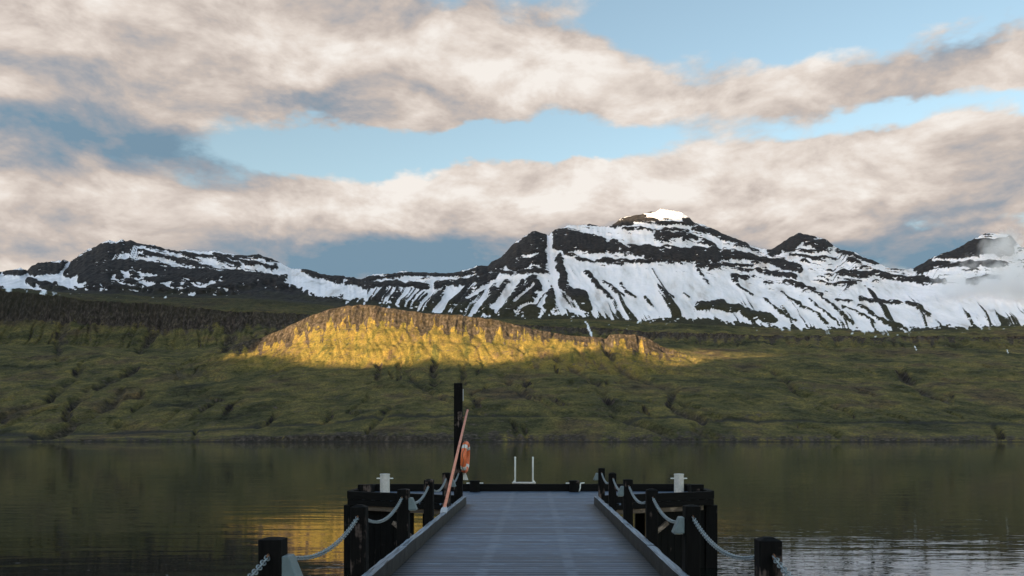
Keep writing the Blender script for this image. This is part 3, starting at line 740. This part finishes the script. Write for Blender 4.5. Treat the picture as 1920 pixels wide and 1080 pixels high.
# ------------------------------------------------------------------ pier
pier = empty('wooden_pier', (0,0,DECK), 'dark timber pier with boarded walkway, low kerbs, posts and a wide head', 'pier')
XL, XR = -1.637, 1.460          # inner faces of the kerbs
KW, KH = 0.115, 0.18
PITCH = 0.148
plank_me = []
for i in range(4):
    bm = boxbm(XL-KW+0.004*i, XR+KW-0.003*i, -PITCH/2+0.006, PITCH/2-0.006, -0.045, 0)
    bmesh.ops.bevel(bm, geom=bm.edges[:], offset=0.004, segments=1, affect='EDGES')
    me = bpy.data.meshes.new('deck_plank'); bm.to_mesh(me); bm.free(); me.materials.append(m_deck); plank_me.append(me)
YE = 19.35
y = 1.6; k = 0
while y < YE-0.05:
    linkme('deck_plank', plank_me[random.randrange(4)], pier, (random.uniform(-.004,.004), y, random.uniform(-0.004,0.0)))
    y += PITCH; k += 1
HXL, HXR, HY0, HY1 = -4.85, 4.68, 21.05, 24.25      # pier head
def halfx(yy, sgn):
    t = min(1, max(0, (yy-YE)/(HY0-YE)))
    a, b = (XL-KW, HXL) if sgn < 0 else (XR+KW, HXR)
    return a+(b-a)*t
while y < HY1-0.02:
    bm = boxbm(halfx(y,-1), halfx(y,1), -PITCH/2+0.006, PITCH/2-0.006, -0.045, 0)
    bmesh.ops.bevel(bm, geom=bm.edges[:], offset=0.004, segments=1, affect='EDGES')
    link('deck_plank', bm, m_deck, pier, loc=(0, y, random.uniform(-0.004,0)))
    y += PITCH
# kerbs in two lengths each side, then stringers
for x0, x1 in ((XL-KW, XL), (XR, XR+KW)):
    for ya, yb in ((1.5, 10.42), (10.43, YE+0.08)):
        bm = bmesh.new()
        n = 40
        prev = None
        for i in range(n+1):
            yy = ya+(yb-ya)*i/n; j = [random.uniform(-0.006,0.006) for _ in range(4)]
            ring = [bm.verts.new((x0+j[0], yy, 0.002)), bm.verts.new((x1+j[1], yy, 0.002)), bm.verts.new((x1-0.008+j[2], yy, KH+j[3])), bm.verts.new((x0+0.008+j[0], yy, KH+j[3]*0.6))]
            if prev:
                for q in range(4): bm.faces.new((prev[q], prev[(q+1)%4], ring[(q+1)%4], ring[q]))
            else: bm.faces.new(ring[::-1])
            prev = ring
        bm.faces.new(prev)
        bmesh.ops.recalc_face_normals(bm, faces=bm.faces)
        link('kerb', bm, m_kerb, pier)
    link('stringer', boxbm(x0-0.02, x1+0.02, 1.5, YE-0.1, -0.36, -0.05), m_beam, pier, 0.008)
# handrail posts
PS = 0.158
PYS = [2.80+2.78*i for i in range(7)]          # the first stands beside the camera's feet
PTOP = 0.873
def post_me(h, s, cap, low=-0.45):
    bm = boxbm(-s/2, s/2, -s/2, s/2, low, h)
    bmesh.ops.bevel(bm, geom=[e for e in bm.edges if abs(e.verts[0].co.z-e.verts[1].co.z)>0.1], offset=0.008, segments=1, affect='EDGES')
    topf = max(bm.faces, key=lambda f: f.calc_center_median().z)
    r = bmesh.ops.extrude_face_region(bm, geom=[topf])
    vs = [g for g in r['geom'] if isinstance(g, bmesh.types.BMVert)]
    for v in vs: v.co.z += cap; v.co.x *= 0.35; v.co.y *= 0.35
    me = bpy.data.meshes.new('post'); bm.to_mesh(me); bm.free(); me.materials.append(m_post)
    return me
pmeA, pmeB = post_me(PTOP-0.02, PS, 0.022), post_me(PTOP-0.012, PS, 0.012)
PXL, PXR = XL-KW-PS/2+0.01, XR+KW+PS/2-0.01
for i, yy in enumerate(PYS):
    for sgn, xx in ((-1, PXL), (1, PXR)):
        if sgn < 0 and i == 6: continue
        o = linkme('post', (pmeA, pmeB)[(i+(sgn>0))%2], pier, (xx+random.uniform(-.006,.006), yy, 0), (random.uniform(-.006,.006), random.uniform(-.008,.008), random.uniform(-.05,.05)))
# pier head: edge timbers, rails, piles
def beam(name, p0, p1, w, z0, z1, mat, bev=0.01):
    p0, p1 = Vector((*p0,0)), Vector((*p1,0)); d = p1-p0
    bm = boxbm(0, d.length, -w/2, w/2, z0, z1)
    return link(name, bm, mat, pier, bev, loc=p0, rot=(0,0,math.atan2(d.y,d.x)))
def pile(x, y, w, top, rot=0.0):
    return link('pile', boxbm(-w/2, w/2, -w/2, w/2, -4.5, top), m_pile, pier, 0.02, loc=(x,y,0), rot=(0,0,rot))
for sgn, xk, xh in ((-1, XL-KW, HXL), (1, XR+KW, HXR)):
    a = (xk+sgn*0.05, YE+0.10); b = (xh, HY0)
    beam('edge_kerb', a, b, 0.16, 0.004, 0.20, m_beam)
    beam('edge_fascia', (a[0], a[1]-0.02), (b[0], b[1]-0.02), 0.15, -0.15, -0.004, m_beam)
    beam('waler', (a[0], a[1]+0.02), (b[0]-sgn*0.30, b[1]-0.16), 0.12, -0.275, -0.165, m_tan)
    ang = math.atan2(b[1]-a[1], b[0]-a[0])
    pile(xh-sgn*0.02, HY0+0.06, 0.30, -0.16)
    # vertical boarding on the outer bay
    dirv = Vector((b[0]-a[0], b[1]-a[1], 0)); Ls = dirv.length; dirv /= Ls
    nbd = 9
    for q in range(nbd):
        pc = Vector((b[0], b[1], 0)) - dirv*(0.30+0.205*q)
        link('fender_board', boxbm(-0.098, 0.098, -0.03, 0.03, -2.4, -0.28), m_pile, pier, 0.008, loc=(pc.x, pc.y+0.10+random.uniform(-.01,.01), 0), rot=(0,0,ang))
    # diagonal brace
    s0 = Vector((b[0],b[1],0)) - dirv*1.45; s1 = Vector((b[0],b[1],0)) - dirv*2.75
    bm = bmesh.new(); tube(bm, [(s0.x, s0.y-0.04, -0.55), (s1.x, s1.y-0.04, -1.35)], 0.07, 4)
    link('brace', bm, m_tan, pier)
    beam('side_rail', (xh, HY0+0.09), (xh+sgn*0.02, HY1), 0.17, 0.004, 0.21, m_beam)
    link('corner_block', boxbm(-0.17,0.17,-0.17,0.17,0.004,0.33), m_post, pier, 0.02, loc=(xh-sgn*0.20, HY0+1.0, 0))
    for yy in (22.6, 24.15): pile(xh-sgn*0.1, yy, 0.28, -0.06)
beam('far_rail', (HXL-0.06, HY1+0.04), (HXR+0.06, HY1+0.04), 0.17, 0.004, 0.215, m_beam)
beam('far_fascia', (HXL-0.06, HY1+0.05), (HXR+0.06, HY1+0.05), 0.12, -0.36, -0.004, m_beam)
for xx in (-3.2, -1.6, 0, 1.6, 3.2): pile(xx, 24.15, 0.28, -0.06)
for yy in (4.2, 9.76, 15.3):
    for xx in (XL+0.2, XR-0.2): pile(xx, yy, 0.28, -0.38)
    link('cross_beam', boxbm(XL-0.3, XR+0.3, yy-0.1, yy+0.1, -0.60, -0.37), m_beam, pier, 0.01)

# ------------------------------------------------------------------ chains
AZ = DECK + PTOP - 0.125
span = 2.78 - PS
def chain_mesh():
    bm = bmesh.new()
    sag = 0.17; n = 66
    pts = []
    for i in range(n+1):
        t = i/n; pts.append(Vector((0, -span*t, -4*sag*t*(1-t) )))
    for i in range(n):
        c = (pts[i]+pts[i+1])/2; t = (pts[i+1]-pts[i]).normalized()
        sidev = Vector((1,0,0)); upv = t.cross(sidev)
        ang = R_(45 if i % 2 else -45)
        wv_ = sidev*math.cos(ang)+upv*math.sin(ang)
        loop = []
        for k in range(8):
            a = 2*math.pi*k/8
            loop.append(c + t*(math.cos(a)*0.0300) + wv_*(math.sin(a)*0.0185))
        tube(bm, loop, 0.0056, 5, closed=True)
    me = bpy.data.meshes.new('chain_links'); bm.to_mesh(me); bm.free(); me.materials.append(m_galv)
    me.polygons.foreach_set('use_smooth', [True]*len(me.polygons))
    return me
chain_me = chain_mesh()
bm = bmesh.new(); tube(bm, [Vector((0, 0.018*math.cos(a), 0.018*math.sin(a))) for a in np.linspace(0, 2*math.pi, 11)[:-1]], 0.006, 6, closed=True)
tube(bm, [(0,0.012,0),(0,0.05,0)], 0.007, 6)
eye_me = bpy.data.meshes.new('eye_bolt'); bm.to_mesh(eye_me); bm.free(); eye_me.materials.append(m_rust)
ords = ['first','second','third','fourth','fifth','sixth']
for sgn, xx in ((-1, PXL), (1, PXR)):
    for i in range(6):
        far = PYS[i+1]-PS/2; near = PYS[i]+PS/2
        o = ords[5-i]
        lab = (f'galvanised chain on the lifebuoy side of the walkway, {o} span from the tall pole' if sgn < 0
               else f'galvanised chain on the walkway side without lifebuoy, {o} span from the pier head')
        fz = AZ
        c = empty('chain', (xx, far-0.02, fz), lab, 'chain', 'chains between the walkway posts')
        linkme('chain_links', chain_me, c)['kind'] = 'stuff'
        linkme('eye_bolt', eye_me, c, (0,0.0,0))
        linkme('eye_bolt', eye_me, c, (0,-span+0.02,0), (0,0,math.pi))

# ------------------------------------------------------------------ post lamps
def lamp(x, yy, sgn, label, mat):
    t = empty('post_lamp', (x, yy, DECK+PTOP-0.125), label, 'lamp', 'wedge lamps on the walkway posts')
    bm = bmesh.new()
    prof = [(0,0),(0.05,0),(0.118,-0.168),(0,-0.168)]
    A = [bm.verts.new((-sgn*a, -0.07, b)) for a, b in prof]; B = [bm.verts.new((-sgn*a, 0.07, b)) for a, b in prof]
    bm.faces.new(A); bm.faces.new(B[::-1])
    for q in range(4): bm.faces.new((A[q], B[q], B[(q+1)%4], A[(q+1)%4]))
    bmesh.ops.recalc_face_normals(bm, faces=bm.faces)
    link('housing', bm, mat, t, 0.006)
    bm = boxbm(-0.045, 0.045, -0.055, 0.055, -0.006, 0.0)
    link('lens', bm, m_lens, t, loc=(-sgn*0.058, 0, -0.170))
    return t
for i in (1, 3, 5):
    lamp(PXL+PS/2+0.002, PYS[i], -1, f'grey wedge lamp on the lifebuoy side, on the {ords[5-i]} post before the tall pole', m_lamp)
lamp(PXL+PS/2+0.024, PYS[6], -1, 'off-white wedge lamp on the tall lifebuoy pole', m_lampw)
for i in (2, 4, 6):
    lamp(PXR-PS/2-0.002, PYS[i], 1, f'grey wedge lamp on the side without lifebuoy, on the {ords[6-i]} post from the pier head', m_lamp)

# ------------------------------------------------------------------ tall pole, lifebuoy and rescue pole
tp = empty('lifebuoy_pole', (PXL-0.02, PYS[6]+0.02, DECK), 'tall square dark timber pole carrying the orange lifebuoy', 'pole')
linkme('shaft', post_me(2.93, 0.20, 0.01), tp)
link('sign_strip', boxbm(0.103,0.113,-0.05,0.05,2.50,2.79), m_blade, tp, loc=(0.012,-0.02,0))
bm = bmesh.new(); tube(bm, [(0.09,-0.03,2.10),(0.20,-0.06,2.10),(0.21,-0.06,2.13)], 0.012, 6); link('hook', bm, m_rust, tp)
bm = bmesh.new(); tube(bm, [(0.09,-0.02,1.43),(0.22,-0.02,1.43)], 0.014, 6); link('peg', bm, m_rust, tp)
lb = empty('lifebuoy', (PXL+0.155, PYS[6]-0.01, DECK+1.13), 'orange lifebuoy with white bands hanging on the tall pole', 'lifebuoy')
lb.rotation_euler = (0, R_(3), R_(-3))
MR, mr_ = 0.335, 0.058
def ring(a0, a1, r, n, squash=1.15):
    bm = bmesh.new()
    full = abs(a1-a0) > 6.2
    pts = [Vector((0, MR*math.cos(a), MR*math.sin(a))) for a in np.linspace(a0, a1, n)[: (-1 if full else None)]]
    tube(bm, pts, r, 14, closed=full, cap=not full)
    for v in bm.verts: v.co.x *= squash
    return bm
link('ring', ring(0, 2*math.pi, mr_, 49), m_orange, lb, smooth=True)
for q in range(4):
    a = math.pi/4 + q*math.pi/2
    link('band', ring(a-0.16, a+0.16, mr_+0.003, 6), m_band, lb, smooth=True)
bm = bmesh.new()
tube(bm, [Vector((0.02*math.sin(4*a*2), (MR+0.058+0.035*abs(math.sin(2*a)))*math.cos(a+math.pi/4), (MR+0.058+0.035*abs(math.sin(2*a)))*math.sin(a+math.pi/4))) for a in np.linspace(0,2*math.pi,49)[:-1]], 0.006, 5, closed=True)
link('grab_line', bm, m_rope, lb)
rp0 = Vector((-1.700, 15.05, DECK+KH+0.01)); rp1 = Vector((-1.600, 19.30, DECK+2.27))
rp = empty('rescue_pole', rp0, 'long faded orange rescue pole with pale blade leaning on the tall pole', 'pole')
dv = rp1-rp0; dn = dv.normalized()
bm = bmesh.new(); tube(bm, [dn*0.16, dv*0.5, dv], [0.031,0.028,0.025], 10); link('shaft', bm, m_rod, rp, smooth=True)
bm = bmesh.new()
sx = Vector((1,0,0)); nn = dn.cross(sx).normalized()
prof = [(0.0,0.060),(0.05,0.064),(0.17,0.060),(0.21,0.040),(0.25,0.034)]
F_, B_ = [], []
for d_, w_ in prof:
    for lst, s_ in ((F_, 0.02), (B_, -0.02)):
        lst.append([bm.verts.new(dn*(d_-0.02)+sx*w_*c_+nn*(s_*(1-0.35*abs(c_))+ (0.012*c_*c_))) for c_ in (-1,-0.5,0,0.5,1)])
for G_ in (F_, B_):
    for A, B in zip(G_[:-1], G_[1:]):
        for q in range(4): bm.faces.new((A[q],A[q+1],B[q+1],B[q]))
for G1, G2 in ((F_[0],B_[0]),(F_[-1],B_[-1])):
    for q in range(4): bm.faces.new((G1[q],G1[q+1],G2[q+1],G2[q]))
for e_ in (0,4):
    for i in range(len(prof)-1): bm.faces.new((F_[i][e_],F_[i+1][e_],B_[i+1][e_],B_[i][e_]))
bmesh.ops.recalc_face_normals(bm, faces=bm.faces)
link('blade', bm, m_blade, rp, smooth=False)

# ------------------------------------------------------------------ bollards and ladder on the head
def bollard(x, yy, label):
    t = empty('bollard', (x, yy, DECK+0.002), label, 'bollard', 'white steel bollards on the pier head')
    bm = bmesh.new(); lathe(bm, [(0.18,0),(0.18,0.02),(0.136,0.022),(0.134,0.56),(0.142,0.565),(0.142,0.595),(0.128,0.60),(0.05,0.605)], 28)
    link('barrel', bm, m_white, t, smooth=False)
    bm = bmesh.new(); tube(bm, [(-0.235,0,0.47),(-0.22,0,0.47),(0.22,0,0.47),(0.235,0,0.47)], [0.012,0.02,0.02,0.012], 10)
    link('pin', bm, m_pin, t, smooth=True)
bollard(-4.18, 22.45, 'white steel bollard with cross pin on the lifebuoy side of the pier head')
bollard(4.07, 22.45, 'white steel bollard with cross pin on the pier head, away from the lifebuoy')
def timber_bollard(x, yy, bent, label):
    t = empty('timber_bollard', (x, yy, DECK+0.002), label, 'bollard', 'low timber bollards by the far rail')
    bm = bmesh.new(); lathe(bm, [(0.155,0),(0.15,0.03),(0.148,0.30),(0.165,0.305),(0.165,0.335),(0.15,0.345)], 12)
    link('block', bm, m_post, t)
    bm = bmesh.new()
    pth = [(-0.25,-0.02,0.26),(0.14,-0.02,0.26)] if bent else [(-0.25,0,0.26),(0.25,0,0.26)]
    tube(bm, pth, 0.018, 8); link('pin', bm, m_pin, t)
    if bent:
        bm = bmesh.new(); tube(bm, [(0.30,-0.03,0.27),(0.19,-0.10,0.265),(0.175,-0.16,0.22),(0.17,-0.17,0.12),(0.14,-0.175,0.03)], 0.018, 8); link('hook_rod', bm, m_pin, t, smooth=True)
timber_bollard(-1.76, 23.85, False, 'low dark timber bollard with straight white pin beside the tall pole')
timber_bollard(1.20, 23.85, True, 'low dark timber bollard with a bent white rod')
ld = empty('dock_ladder', (-0.30, HY1+0.15, DECK), 'white tubular ladder with two upright handrails on the far rail', 'ladder')
for s_ in (-1, 1):
    bm = bmesh.new()
    tube(bm, [(s_*0.27,0.02,-2.6),(s_*0.27,0.02,0.25),(s_*0.27,-0.03,0.30),(s_*0.27,-0.03,1.00),(s_*0.27,-0.03,1.02)], [0.026,0.026,0.026,0.026,0.02], 10)
    link('rail', bm, m_pin, ld, smooth=True)
    bm = bmesh.new(); bmesh.ops.create_uvsphere(bm, u_segments=10, v_segments=6, radius=0.034, matrix=Matrix.Translation((s_*0.27,-0.03,1.01)))
    link('end_cap', bm, m_pin, ld, smooth=True)
    bm = bmesh.new()
    pr = [(s_*0.27,0.25),(s_*0.35,0.25),(s_*0.285,0.36),(s_*0.27,0.36)]
    A = [bm.verts.new((a,-0.05,b)) for a,b in pr]; B = [bm.verts.new((a,-0.01,b)) for a,b in pr]
    bm.faces.new(A); bm.faces.new(B[::-1])
    for q in range(4): bm.faces.new((A[q],B[q],B[(q+1)%4],A[(q+1)%4]))
    bmesh.ops.recalc_face_normals(bm, faces=bm.faces)
    link('gusset', bm, m_pin, ld)
bm = bmesh.new(); tube(bm, [(-0.36,-0.09,0.245),(0.36,-0.09,0.245)], 0.032, 10); link('crossbar', bm, m_white, ld, smooth=True)
for q in range(8):
    bm = bmesh.new(); tube(bm, [(-0.27,0.02,-0.1-0.3*q),(0.27,0.02,-0.1-0.3*q)], 0.018, 8); link('rung', bm, m_pin, ld)
